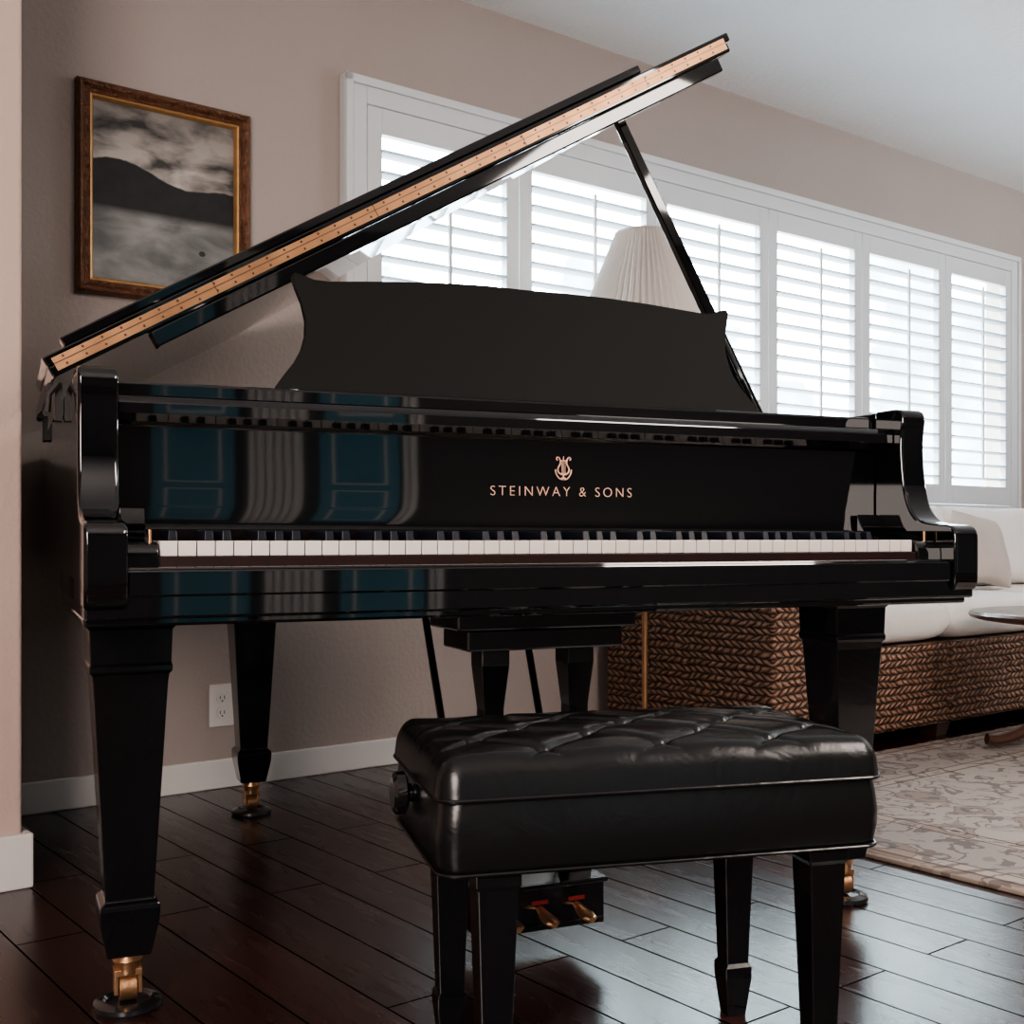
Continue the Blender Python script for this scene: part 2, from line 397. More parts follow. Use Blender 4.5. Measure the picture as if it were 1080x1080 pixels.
# shutters
bounds = [0.42, 0.985, 1.60, 2.20, 2.79, 3.40, 3.955]
def shutter(i, a, b):
    root = empty("window_shutter", WP, WA, "white painted plantation shutter panel with open louvers", "shutter", "shutter panels across the window")
    fm = MB(); st = 0.052; g = 0.003
    zt, zb = OPz1-0.002, OPz0+0.002
    fm.box(a+g, a+st, -0.030, 0.0, zb, zt); fm.box(b-st, b-g, -0.030, 0.0, zb, zt)
    fm.box(a+st, b-st, -0.030, 0.0, zt-0.075, zt); fm.box(a+st, b-st, -0.030, 0.0, zb, zb+0.085)
    fm.obj("shutter_frame", M_SHUT, parent=root, bevel=0.002)
    lm = MB(); sp = 0.0615; z = zb+0.085+0.035
    while z < zt-0.075-0.02:
        ang = math.radians(-4)
        M = Matrix.Translation((0, -0.008, z)) @ Matrix.Rotation(ang, 4, 'X')
        prof = [(-0.033, 0), (-0.02, 0.0042), (0, 0.0055), (0.02, 0.0042), (0.033, 0), (0.02, -0.0042), (0, -0.0055), (-0.02, -0.0042)]
        lm.prism(prof, lambda p: M @ Vector((a+st+0.002, p[0], p[1])), lambda p: M @ Vector((b-st-0.002, p[0], p[1])))
        z += sp
    lm.obj("louvers", M_LOUV_SHADED, parent=root, sharp=60)
    rm = MB(); c = (a+b)/2; rm.box(c-.005, c+.005, -0.052, -0.0425, zb+0.12, zt-0.11)
    rm.obj("tilt_rod", M_SHUT, parent=root, bevel=0.001)
for i in range(6): shutter(i, bounds[i], bounds[i+1])

# far side of the room (mirrored by the lacquer): panelled doors and cased columns
def panel_door(n, a, b):
    d = MB(); t = -T1
    d.box(a, b, t+0.001, t+0.035, 0, 2.05)
    for (z0, z1) in ((0.12, 0.70), (0.80, 1.16), (1.26, 1.92)):
        x0, x1 = a+0.06, b-0.06
        d.mi = 1
        d.box(x0, x1, t+0.035, t+0.045, z0, z0+0.014); d.box(x0, x1, t+0.035, t+0.045, z1-0.014, z1)
        d.box(x0, x0+0.014, t+0.035, t+0.045, z0, z1); d.box(x1-0.014, x1, t+0.035, t+0.045, z0, z1)
        d.mi = 0
    wobj(d, "door_%d" % n, [M_TEAL, M_CREAM], bevel=0.003)
panel_door(1, -1.34, -0.95)
panel_door(2, -0.54, -0.15)
def column(n, a, b, k=6):
    c = MB()
    for i in range(k):
        x0 = a+(b-a)*i/k; x1 = a+(b-a)*(i+0.6)/k
        c.box(x0, x1, -T1+0.001, -T1+0.06, 0, 2.2)
    c.box(a, b, -T1+0.001, -T1+0.03, 0, 2.2)
    wobj(c, "trim_%d" % n, M_CREAM)
column(1, -0.88, -0.62); column(2, -0.13, -0.06, 2)

# ------------------------------------------------------------------ grand piano
TH = math.radians(23.39)
piano = empty("grand_piano", (-0.517, 1.432, 0), TH,
              "glossy black grand piano with raised lid on dark plank floor", "piano")
W = 1.42; ZB, ZT = 0.585, 0.90
outl = [(0, .14), (0, .6), (0, 1.2), (.02, 1.4), (.09, 1.56), (.22, 1.65), (.40, 1.67), (.56, 1.63), (.68, 1.52), (.78, 1.36),
        (.90, 1.18), (1.05, 1.03), (1.22, .92), (1.35, .80), (1.41, .66), (1.42, .5), (1.42, .14)]
oc = catmull(outl, 5)
inn = offset_open(oc, 0.05)
mb = MB()
a0 = [mb.bm.verts.new((p[0], p[1], ZB)) for p in oc]; a1 = [mb.bm.verts.new((p[0], p[1], ZT)) for p in oc]
b0 = [mb.bm.verts.new((p[0], p[1], ZB)) for p in inn]; b1 = [mb.bm.verts.new((p[0], p[1], ZT)) for p in inn]
for i in range(len(oc)-1):
    mb.face([a0[i], a0[i+1], a1[i+1], a1[i]], True); mb.face([b0[i], b1[i], b1[i+1], b0[i+1]], True)
    mb.face([a1[i], a1[i+1], b1[i+1], b1[i]]); mb.face([a0[i], b0[i], b0[i+1], a0[i+1]])
for i in (0, -1): mb.face([a0[i], a1[i], b1[i], b0[i]])
mb.obj("rim", M_BLACK, parent=piano, bevel=0.004)
# arms
curve = catmull([(0, .66), (0.0005, .678), (.006, .689), (.02, .6945), (.05, .6965), (.08, .701), (.100, .713), (.114, .735), (.123, .765), (.128, .80), (.130, .835),
        (.128, .860), (.125, .878), (.127, .891), (.135, .899), (.15, .902)], 4)
prof = [(0.006, .588), (0.001, .598), (0, .62)]+curve+[(.20, .902), (.20, .585), (.012, .585)]
for (u0, u1) in ((0.0, 0.05), (1.37, 1.42)):
    mb = MB()
    mb.prism(prof, lambda p: Vector((u0-0.001, p[0], p[1])), lambda p: Vector((u1+0.001, p[0], p[1])), smooth=True)
    mb.obj("arm", M_BLACK, parent=piano, bevel=0.005, seg=3, sharp=50)
mb = MB(); mb.box(0.0, W, 0.012, 0.62, 0.572, 0.622); mb.box(0.0, W, 0.03, 0.5, 0.562, 0.575)
mb.obj("keybed", M_BLACK, parent=piano, bevel=0.004)
mb = MB(); mb.box(0.051, 1.369, 0.016, 0.036, 0.6225, 0.637)
mb.box(0.051, 1.369, 0.008, 0.020, 0.600, 0.634)
mb.obj("key_slip", M_BLACK, parent=piano, bevel=0.003)
mb = MB(); mb.box(0.055, 1.365, 0.040, 0.050, 0.623, 0.6495); mb.obj("key_rail", M_RAILWOOD, parent=piano, bevel=0.001)
cbp = [(.034, .623)]+catmull([(.034, .648), (.037, .660), (.048, .667), (.09, .6695), (.13, .672), (.16, .680), (.178, .694), (.189, .715)], 4)+[(.190, .623)]
for (u0, u1) in ((0.0515, 0.0905), (1.3205, 1.3685)):
    mb = MB(); mb.prism(cbp, lambda p: Vector((u0, p[0], p[1])), lambda p: Vector((u1, p[0], p[1])), smooth=True)
    mb.obj("cheek_block", M_BLACK, parent=piano, bevel=0.003, sharp=50)
    c = (u0+u1)/2
    mb = MB(); mb.cyl((c+0.012, 0.06, 0.666), (c+0.012, 0.06, 0.684), 0.0025)
    mb.obj("block_knob", M_BRASS, parent=piano, label="small brass pin")
# keys
K0, K1 = 0.093, 1.318; kw = (K1-K0)/52
def key_mesh(name, w, y0, y1, z0, z1, mat, bev, taper=0):
    m = MB()
    vs0 = [m.bm.verts.new(p) for p in ((-w/2, y0, z0), (w/2, y0, z0), (w/2, y1, z0), (-w/2, y1, z0))]
    vs1 = [m.bm.verts.new(p) for p in ((-w/2+taper, y0+taper*3, z1), (w/2-taper, y0+taper*3, z1), (w/2-taper, y1, z1), (-w/2+taper, y1, z1))]
    m.face(vs0[::-1]); m.face(vs1)
    for i in range(4): m.face([vs0[i], vs0[(i+1) % 4], vs1[(i+1) % 4], vs1[i]])
    return m.obj(name, mat, parent=piano, bevel=bev)
wk = key_mesh("white_key", kw-0.0014, 0.046, 0.187, 0.650, 0.6695, M_WHITEKEY, 0.001)
wk.location.x = K0+kw/2
for i in range(1, 52):
    o = wk.copy(); COL.objects.link(o); o.parent = piano; o.location.x = K0+kw*(i+0.5)
bk = key_mesh("black_key", 0.0125, 0.096, 0.187, 0.668, 0.6835, M_BLACKKEY, 0.001, 0.0012)
firstb = True
for i in range(51):
    n = i % 7
    if n in (0, 2, 3, 5, 6):
        if firstb: o = bk; firstb = False
        else:
            o = bk.copy(); COL.objects.link(o); o.parent = piano
        o.location.x = K0+kw*(i+1)
# fallboard
fall = MB()
fp = [(.191, .674), (.1965, .69), (.1985, .72), (.1985, .75), (.1965, .79), (.192, .828), (.215, .828), (.218, .674)]
fall.prism(fp, lambda p: Vector((0.054, p[0], p[1])), lambda p: Vector((1.366, p[0], p[1])))
fallo = fall.obj("fallboard", M_BLACK, parent=piano, sharp=50)
for p in fallo.data.polygons:
    if len(p.vertices) == 4: p.use_smooth = True
mb = MB(); mb.box(0.092, 1.319, 0.1878, 0.1905, 0.655, 0.6855); mb.obj("felt_strip", M_FELT, parent=piano, label="dark felt strip behind the keys")
# lettering
fc = bpy.data.curves.new("lettering", 'FONT'); fc.body = "STEINWAY & SONS"; fc.size = 0.02; fc.space_character = 1.4
fc.extrude = 0.0004; fc.align_x = 'CENTER'; fc.offset = -0.0003
to = bpy.data.objects.new("tmp_text", fc); COL.objects.link(to)
dg = bpy.context.evaluated_depsgraph_get(); dg.update()
me = bpy.data.meshes.new_from_object(to.evaluated_get(dg)); bpy.data.objects.remove(to)
xs = [v.co.x for v in me.vertices]; ys = [v.co.y for v in me.vertices]
cx = (max(xs)+min(xs))/2; sx = 0.252/(max(xs)-min(xs)); sy = 0.0150/(max(ys)-min(ys)); cy = (max(ys)+min(ys))/2
for v in me.vertices:
    x, y, z = v.co; v.co = ((x-cx)*sx, -z, (y-cy)*sy)
me.materials.clear(); me.materials.append(M_GOLD)
lo = bpy.data.objects.new("lettering", me); COL.objects.link(lo); lo.parent = fallo; lo.location = (0.738, 0.1978, 0.7475)
lo["label"] = "spaced gold capital lettering"
# emblem (lyre)
em = MB()
def L(pts, rad=0.0008): em.tube([(p[0], 0, p[1]) for p in pts], rad, 5)
for sg in (-1, 1):
    L(catmull([(sg*.0015, -.008), (sg*.006, -.0075), (sg*.0095, -.004), (sg*.0095, .001), (sg*.0065, .006), (sg*.0055, .011), (sg*.008, .0165), (sg*.0115, .0175), (sg*.0125, .0145), (sg*.0105, .0130)], 4), 0.0013)
    L(catmull([(sg*.001, -.0165), (sg*.006, -.0155), (sg*.0105, -.0115), (sg*.0135, -.006), (sg*.0140, -.001)], 4), 0.0012)
for x in (-.003, -.001, .001, .003): L([(x, -.007), (x, .0125)], 0.00045)
L([(-.0065, .0125), (.0065, .0125)], 0.0010)
L([(-.0055, -.0085), (.0055, -.0085)], 0.0014)
L([(0, -.0085), (0, -.0145)], 0.0014)
L([(-.004, -.0145), (.004, -.0145)], 0.0012)
L([(0, .0125), (0, .0190)], 0.0011)
eo = em.obj("emblem", M_GOLD, parent=fallo, loc=(0.738, 0.1955, 0.784), label="small gold lyre emblem")
eo.scale = (1.0, 1.0, 1.05)
# top rail, music shelf
mb = MB(); mb.prism([(.158, .832), (.150, .842), (.150, .858), (.157, .866), (.24, .868), (.24, .829), (.17, .829)],
                    lambda p: Vector((0.0515, p[0], p[1])), lambda p: Vector((1.3685, p[0], p[1])))
mb.obj("top_rail", M_BLACK, parent=piano, bevel=0.002)
mb = MB(); mb.box(0.0515, 1.3685, 0.205, 0.50, 0.869, 0.892); mb.obj("music_shelf", M_BLACK, parent=piano, bevel=0.004)
# music desk
half = [(0.0, .213), (.08, .2125), (.16, .210), (.24, .205), (.31, .199), (.355, .195), (.38, .196), (.404, .204), (.413, .205), (.416, .198), (.411, .180), (.403, .157), (.398, .130), (.400, .104),
        (.408, .080), (.421, .058), (.437, .038), (.452, .018), (.459, .0)]
poly = [(-x, y+(0.0 if y < .15 else .002)) for x, y in half[1:]][::-1]+[(x, y+(0.0 if y < .15 else .004*x/.4)) for x, y in half]
tl = math.radians(14)
mb = MB()
def deskf(off):
    return lambda p: Vector((0.755+p[0], 0.325+p[1]*math.sin(tl)+off*math.cos(tl), 0.893+p[1]*math.cos(tl)*1.04-off*math.sin(tl)))
mb.prism(poly, deskf(0), deskf(0.014))
mb.obj("music_desk", M_SATIN, parent=piano, bevel=0.002, label="matte black shaped music desk")
for u in (0.45, 1.06):
    mb = MB(); mb.box(u-.015, u+.015, 0.385, 0.40, 0.8925, 1.03)
    mb.obj("desk_support", M_BLACK, parent=piano, bevel=0.001)
# soundboard, plate, strings
inner = offset_open(oc, 0.055)
mb = MB(); mb.prism([(p[0], max(p[1], 0.30)) for p in inner], lambda p: Vector((p[0], p[1], 0.70)), lambda p: Vector((p[0], p[1], 0.71)))
mb.obj("soundboard", M_SOUNDBOARD, parent=piano)
inner2 = offset_open(oc, 0.06); inner3 = offset_open(oc, 0.12)
mb = MB()
r0 = [(p, q) for p, q in zip(inner2, inner3) if p[1] > 0.52]
for (p, q), (p2, q2) in zip(r0, r0[1:]):
    v = [mb.bm.verts.new((c[0], c[1], 0.775)) for c in (p, p2, q2, q)]; mb.face(v)
mb.box(0.06, 1.36, 0.51, 0.60, 0.765, 0.775)
for (ua, ub, vb) in ((0.30, 0.25, 1.56), (0.62, 0.48, 1.55), (0.92, 0.75, 1.30), (1.15, 1.02, 0.98)):
    mb.tube([(ua, 0.58, 0.772), (ub, vb, 0.772)], 0.012, 6)
mb.obj("iron_plate", M_PLATE, parent=piano)
mb = MB()
for i in range(60):
    u = 0.10+1.22*i/59
    ve = 0.75+0.78*max(0, 1-((u-0.05)/1.35))**0.9
    mb.tube([(u, 0.56, 0.785), (u-0.06*(1-i/59.), ve, 0.785)], 0.0007, 3)
so = mb.obj("strings", M_STEEL, parent=piano); so["kind"] = "stuff"
# lid
LA = math.radians(29.7)
HU, HZ = -0.024, 0.943
LM = Matrix.Translation((HU, 0, HZ)) @ Matrix.Rotation(-LA, 4, 'Y')
LW = 1.469
lo_out = [(0, .50), (0, 1.2), (.02, 1.42), (.10, 1.60), (.24, 1.69), (.42, 1.71), (.60, 1.67), (.73, 1.55), (.83, 1.39),
          (.95, 1.22), (1.10, 1.07), (1.27, .96), (1.40, .84), (1.46, .69), (LW, .56), (LW, .50)]
lc = catmull(lo_out, 5)
mb = MB()
mb.prism(lc, lambda p: LM @ Vector((p[0], p[1], -0.018)), lambda p: LM @ Vector((p[0], p[1], 0.0)))
lido = mb.obj("lid", M_BLACK, parent=piano, bevel=0.003)
mb = MB(); mb.box(0.0, LW+0.010, 0.50, 0.86, 0.0015, 0.0185, LM)
mb.obj("lid_front_flap", M_BLACK, parent=lido, bevel=0.003)
mb = MB(); mb.box(0.17, 1.435, 0.502, 0.535, -0.046, -0.0185, LM); mb.obj("lid_batten", M_BLACK, parent=lido, bevel=0.003)
mb = MB(); mb.box(0.04, 1.255, 0.502, 0.54, 0.019, 0.035, LM); mb.obj("flap_batten", M_BLACK, parent=lido, bevel=0.003)
mb = MB()
mb.box(0.012, LW-0.008, 0.4965, 0.4998, -0.0115, 0.0105, LM)
mb.mi = 1
mb.box(0.012, LW-0.008, 0.4955, 0.4966, 0.0002, 0.0014, LM)
k = 0.03
while k < LW-0.02:
    for b in (-0.0065, 0.0065):
        c0 = LM @ Vector((k, 0.4967, b)); c1 = LM @ Vector((k, 0.4958, b)); mb.cyl(c0, c1, 0.0022, n=8)
    k += 0.034
for k in (0.30, 0.62, 0.95, 1.25):
    mb.box(k, k+0.0015, 0.4960, 0.4968, -0.0115, 0.0105, LM)
mb.obj("lid_hinge", [M_HINGE, M_DARKWOOD], parent=lido, label="long brass piano hinge with small screws")
for v in (0.62, 1.15):
    mb = MB()
    mb.box(-0.010, -0.0015, v-0.03, v+0.03, 0.875, 0.925); mb.cyl((-0.016, v-0.035, 0.925), (-0.016, v+0.035, 0.925), 0.006)
    mb.obj("side_hinge", M_IRON, parent=piano)
mb = MB()
mb.box(-0.013, -0.0015, 0.50, 0.53, 0.86, 0.92); mb.tube([(-0.007, 0.49, 0.92), (-0.022, 0.49, 0.90), (-0.024, 0.49, 0.872)], 0.005, 6)
mb.obj("lid_hook", M_IRON, parent=piano)
# prop stick
mb = MB()
p0 = Vector((1.366, 0.53, 0.885))
la = (1.02+0.024)/math.cos(LA)
p1 = LM @ Vector((la, 0.565, -0.021))
d = (p1-p0); Ln = d.length; d.normalize()
q = d.to_track_quat('Z', 'Y').to_matrix().to_4x4()
MM = Matrix.Translation(p0) @ q
w0, w1 = 0.012, 0.009
vs0 = [mb.bm.verts.new(MM @ Vector((x*w0, y*w0, 0))) for x, y in ((-1, -1), (1, -1), (1, 1), (-1, 1))]
vs1 = [mb.bm.verts.new(MM @ Vector((x*w1, y*w1, Ln))) for x, y in ((-1, -1), (1, -1), (1, 1), (-1, 1))]
mb.face(vs0[::-1]); mb.face(vs1)
for i in range(4): mb.face([vs0[i], vs0[(i+1) % 4], vs1[(i+1) % 4], vs1[i]])
po = mb.obj("prop_stick", M_BLACK, parent=piano, bevel=0.002)
mb = MB(); pA = p0.lerp(p1, 0.33); mb.cyl((1.345, 0.50, 0.89), tuple(pA+Vector((-0.004, -0.014, -0.0))), 0.005, n=8)
mb.obj("short_prop", M_BLACK, parent=piano)
mb = MB(); mb.cyl(tuple(p1+Vector((-.02, 0, -.004))), tuple(p1+Vector((.02, 0, .012))), 0.009); mb.obj("prop_cup", M_IRON, parent=piano)

# legs
def leg(u, v, top=0.562):
    m = MB()
    m.sections([(.060, top), (.060, top-.012), (.056, .545), (.0545, .498), (.056, .494), (.056, .486), (.052, .482), (.0505, .47), (.033, .162), (.040, .157), (.041, .150), (.040, .132), (.030, .082), (.028, .080)])
    lg = m.obj("leg", M_LEG, parent=piano, loc=(u, v, 0), bevel=0.002)
    c = MB()
    c.sections([(.019, .0795), (.021, .070), (.018, .064), (.017, .050)], n=16, rot=0, smooth=True)
    c.box(-.019, -.013, -.012, .012, .022, .056); c.box(.013, .019, -.012, .012, .022, .056)
    c.box(-.019, .019, -.014, .014, .048, .058)
    c.cyl((-.012, 0, .030), (.012, 0, .030), .0195, n=24)
    c.obj("caster", M_BRASS, parent=lg, bevel=0.001, label="brass caster")
    k = MB()
    k.sections([(.046, 0.0), (.048, .004), (.047, .010), (.040, .013), (.034, .0145), (.030, .010), (.028, .0098)], n=32, rot=0, smooth=True)
    k.obj("caster_cup", M_RUBBER, parent=lg, label="round black caster cup")
    return lg
leg(0.075, 0.262); leg(1.345, 0.262); leg(0.47, 1.385, 0.60)
mb = MB(); mb.box(0.30, 0.64, 1.28, 1.48, 0.586, 0.612); mb.tube([(0.1, 0.55, 0.60), (0.5, 1.5, 0.60)], 0.03, 4); mb.tube([(1.3, 0.55, 0.60), (0.6, 1.5, 0.60)], 0.03, 4)
mb.box(0.05, 1.37, 0.6, 0.66, 0.586, 0.65)
mb.obj("under_bracing", M_LEG, parent=piano, bevel=0.002)
# pedal lyre
LU, LV = 0.702, 0.20
mb = MB()
mb.box(LU-.155, LU+.155, LV-0.03, LV+0.10, 0.530, 0.5615); mb.box(LU-.135, LU+.135, LV-0.02, LV+0.09, 0.497, 0.530)
lyre = mb.obj("pedal_lyre", M_LEG, parent=piano, bevel=0.003)
for sg in (-1, 1):
    mb = MB(); mb.sections([(.022, .1305), (.019, .16), (.017, .40), (.024, .47), (.024, .4965)], cx=LU+sg*.075, cy=LV+.035)
    mb.obj("pillar", M_LEG, parent=lyre, bevel=0.002)
PU = LU-0.016
mb = MB(); mb.box(PU-.105, PU+.112, LV-.03, LV+.10, .056, .13); mb.box(PU-.110, PU+.117, LV-.035, LV+.105, .122, .1295)
mb.box(PU-.105, PU+.110, LV-.034, LV-.03, .058, .068)
pb = mb.obj("pedal_box", M_LEG, parent=lyre, bevel=0.002)
for k in (-.062, -.002, .062):
    f = MB(); kk = PU+k
    f.box(kk-.014, kk+.014, LV-.0320, LV-.029, .098, .104)
    f.obj("pedal_felt", M_REDFELT, parent=lyre, label="red felt pedal bushing")
    m = MB()
    path = [(-.025, .092, .006), (-.040, .089, .008), (-.054, .086, .012), (-.068, .084, .0140), (-.080, .083, .012), (-.086, .082, .005)]
    rings = []
    for (y, z, hw) in path:
        rings.append([m.bm.verts.new((kk+hw*math.cos(t)*1.0, LV+y, z+0.0045*math.sin(t))) for t in [2*math.pi*i/10 for i in range(10)]])
    m.face(rings[0][::-1]); m.face(rings[-1])
    for a, b in zip(rings, rings[1:]):
        for i in range(10): m.face([a[i], a[(i+1) % 10], b[(i+1) % 10], b[i]], True)
    m.obj("pedal", M_BRASS, parent=lyre, label="brass pedal")
for sg in (-1, 1):
    mb = MB(); mb.cyl((LU+sg*.09, LV+.10, .11), (LU+sg*.10+0.03, .60, .60), .007)
    mb.obj("lyre_brace", M_LEG, parent=lyre)

# ------------------------------------------------------------------ bench
bench = empty("piano_bench", (0.146, 1.5125, 0), math.radians(15), "adjustable bench with tufted black leather seat in front of the piano", "bench")
HX, HY = 0.275, 0.155
mb = MB()
def rrect(hx, hy, r, n=6):
    out = []
    for cx_, cy_, a0_ in ((hx-r, hy-r, 0), (-hx+r, hy-r, 90), (-hx+r, -hy+r, 180), (hx-r, -hy+r, 270)):
        for i in range(n+1):
            a = math.radians(a0_+90*i/n); out.append((cx_+r*math.cos(a), cy_+r*math.sin(a)))
    return out
secs = [(0.010, 0.298, .02), (0.005, 0.301, .022), (0.003, .309, .024), (0.0005, .325, .024), (0.0, .345, .024), (0.002, .365, .024), (0.004, .378, .024), (0.006, .386, .024)]
rings = []
for ins, z, r_ in secs:
    rings.append([mb.bm.verts.new((x, y, z)) for x, y in rrect(HX-ins, HY-ins, r_)])
mb.face(rings[0][::-1]); mb.face(rings[-1])
for a, b in zip(rings, rings[1:]):
    n = len(a)
    for i in range(n): mb.face([a[i], a[(i+1) % n], b[(i+1) % n], b[i]], True)
mb.obj("seat_skirt", M_LEATHER, parent=bench, sharp=70)
mb = MB()
mb.tube([(x, y, .3845) for x, y in rrect(HX+.001, HY+.001, .025, 8)], .0026, 8, closed=True)
mb.tube([(x, y, .3015) for x, y in rrect(HX-.002, HY-.002, .024, 8)], .0022, 8, closed=True)
mb.obj("seat_piping", M_LEATHER, parent=bench)
NX, NY = 220, 128
px, py = 0.0720, 0.0600
def cush(s, t):
    hx, hy = HX+.002, HY+.002
    x, y = s*hx, t*hy
    de = min(hx*(1-abs(s)), hy*(1-abs(t)))
    r = 0.028
    ax, ay = abs(x)-(hx-r), abs(y)-(hy-r)
    if ax > 0 and ay > 0:
        m_ = max(ax, ay); l = math.hypot(ax, ay)
        if l > 0:
            k_ = m_/l
            x = math.copysign((hx-r)+ax*k_, x); y = math.copysign((hy-r)+ay*k_, y)
    edge = math.sqrt(max(0, 1-max(0, 1-de/0.026)**2.4))
    wx = x+0.004*math.sin(38*y+1)+0.002*math.sin(90*x); wy = y+0.004*math.sin(33*x)
    a2 = math.pi*(wx/(2*px)+wy/(2*py)); b2 = math.pi*(wx/(2*px)-wy/(2*py))
    sa, sb = abs(math.sin(a2)), abs(math.sin(b2))
    crease = 1-math.exp(-min(sa, sb)/0.16)
    btn = math.exp(-((sa*sa+sb*sb)/0.05))
    fy = min(1, max(0, (de-0.004)/0.045))
    z = 0.386 + edge*0.044 + 0.011*(crease-0.5)*fy*edge - 0.015*btn*fy
    z += 0.007*edge*(1-abs(s)**2)*(1-abs(t)**2)
    z += 0.0010*math.sin(47*x+23*y+2*math.sin(31*y))*edge
    return x, y, z
mb = MB(); G = {}
for i in range(NX+1):
    for j in range(NY+1):
        G[i, j] = mb.bm.verts.new(cush(-1+2*i/NX, -1+2*j/NY))
for i in range(NX):
    for j in range(NY): mb.face([G[i, j], G[i+1, j], G[i+1, j+1], G[i, j+1]], True)
mb.obj("seat_cushion", M_LEATHER, parent=bench, sharp=180, label="tufted black leather cushion")
pts = []
for m_ in range(-8, 9):
    for n_ in range(-8, 9):
        x = px*(m_+n_); y = py*(m_-n_)
        if abs(x) < HX-.03 and abs(y) < HY-.02: pts.append((x, y))
bt = None
for (x, y) in pts:
    z = cush(x/(HX+.002), y/(HY+.002))[2]
    if bt is None:
        m = MB(); m.sections([(.0085, -.004), (.0085, .0), (.007, .0028), (.003, .004)], n=14, rot=0, smooth=True); bt = m.obj("button", M_LEATHER, parent=bench); o = bt
    else:
        o = bt.copy(); COL.objects.link(o); o.parent = bench
    o.location = (x, y, z+.001)
for sx_ in (-1, 1):
    for sy_ in (-1, 1):
        m = MB(); m.sections([(.0265, .2975), (.0265, .285), (.0235, .28), (.0165, .075), (.020, .070), (.020, .055), (.0135, .0)])
        m.obj("leg", M_LEG, parent=bench, loc=(sx_*.205, sy_*.1195, 0), bevel=0.0015)
mb = MB(); mb.box(-.17, .17, -.09, .09, .280, .2975); mb.obj("seat_frame", M_LEG, parent=bench, bevel=.002)
m = MB()
x0 = -(HX-.0005); sg = -1
m.tube([(x0, 0.02, .360), (x0+sg*.004, 0.02, .360), (x0+sg*.005, 0.02, .360), (x0+sg*.009, .02, .360), (x0+sg*.020, .02, .360), (x0+sg*.024, .02, .360)], [.011, .011, .019, .0265, .0265, .020], 24)
m.obj("knob", M_LEG, parent=bench, label="round black height adjustment knob")

# ------------------------------------------------------------------ painting
pic = empty("framed_painting", wloc(-0.174, 0.001, 1.55), WA, "dark mountain landscape painting in a bronze-brown wooden frame", "painting")
fw, fh = 0.232, 0.266
M_FRAME = simple("frame_wood", (0.15, 0.064, 0.031), rough=0.34, metal=0.35, var=0.65, vscale=40, bump=0.8, bscale=90)
mb = MB()
prof = [(0, 0), (0.0, 0.022), (.006, .030), (.014, .026), (.022, .018), (.032, .022), (.0325, .002), (0.03, 0)]
corners = [(-1, -1), (1, -1), (1, 1), (-1, 1)]
def framering(mb, prof):
    rings = []
    for cx_, cz_ in corners:
        rings.append([mb.bm.verts.new((cx_*(fw-p[0]), -p[1], cz_*(fh-p[0]))) for p in prof])
    for i in range(4):
        a, b = rings[i], rings[(i+1) % 4]
        for k in range(len(prof)): mb.face([a[k], b[k], b[(k+1) % len(prof)], a[(k+1) % len(prof)]])
framering(mb, prof); mb.obj("frame", M_FRAME, parent=pic)
mb = MB(); framering(mb, [(.0328, .002), (.0328, .021), (.038, .019), (.043, .010), (.043, .002)]); mb.obj("inner_edge", M_GILT, parent=pic, label="gilt inner frame edge")
mb = MB(); mb.box(-fw+.040, fw-.040, -.008, -.002, -fh+.040, fh-.040); mb.obj("canvas", painting_mat(fh), parent=pic)

# ------------------------------------------------------------------ outlet
mb = MB(); mb.box(-.035, .035, -.006, 0, -.057, .057)
out = mb.obj("wall_outlet", M_OUTLET, loc=wloc(-0.017, 0.0005, 0.222), rot=(0, 0, WA), bevel=.002, label="white double electrical outlet plate on the wall")
out["category"] = "outlet"
for z in (-.02, .02):
    mb = MB(); mb.sections([(.015, -.0085), (.016, -.006)], n=20, rot=0, smooth=True)
    for v in mb.bm.verts: x, y, zz = v.co; v.co = (x, zz, y+z)
    mb.mi = 1
    mb.box(-.007, -.005, -.0092, -.008, z-.003, z+.006); mb.box(.005, .007, -.0092, -.008, z-.003, z+.006); mb.box(-.002, .002, -.0092, -.008, z-.010, z-.006)
    mb.obj("socket", [M_OUTLET, M_SLOT], parent=out)

# ------------------------------------------------------------------ floor lamp
lamp = empty("floor_lamp", (0.409, 3.65, 0), 0, "brass floor lamp with pleated off-white shade standing beside the sofa", "lamp")
mb = MB(); mb.sections([(.115, 0), (.115, .012), (.09, .022), (.03, .035), (.015, .05)], n=32, rot=0, smooth=True); mb.obj("base", M_BRASS, parent=lamp)
mb = MB(); mb.cyl((0, 0, .045), (0, 0, 1.50), .009); mb.cyl((0, 0, 1.2), (0, 0, 1.23), .016); mb.obj("pole", M_BRASS, parent=lamp)
mb = MB(); n = 120; DZ = -0.022
rings = []
for (r_, z) in ((.190, 1.362), (.158, 1.455), (.122, 1.545), (.090, 1.628)):
    rings.append([mb.bm.verts.new(((r_+(.005 if k % 2 else -.004)*r_/.15)*math.cos(2*math.pi*k/n), (r_+(.005 if k % 2 else -.004)*r_/.15)*math.sin(2*math.pi*k/n), z+DZ)) for k in range(n)])
for a, b in zip(rings, rings[1:]):
    for k in range(n): mb.face([a[k], a[(k+1) % n], b[(k+1) % n], b[k]])
sh = mb.obj("lamp_shade", M_SHADE, parent=lamp, label="pleated off-white fabric shade")
mb = MB(); mb.tube([(0.190*math.cos(t), 0.190*math.sin(t), 1.362+DZ) for t in [2*math.pi*i/40 for i in range(40)]], .004, 6, True)
mb.obj("shade_ring", M_SHADE, parent=lamp)
mb = MB(); mb.tube([(0.090*math.cos(t), 0.090*math.sin(t), 1.628+DZ) for t in [2*math.pi*i/40 for i in range(40)]], .004, 6, True)
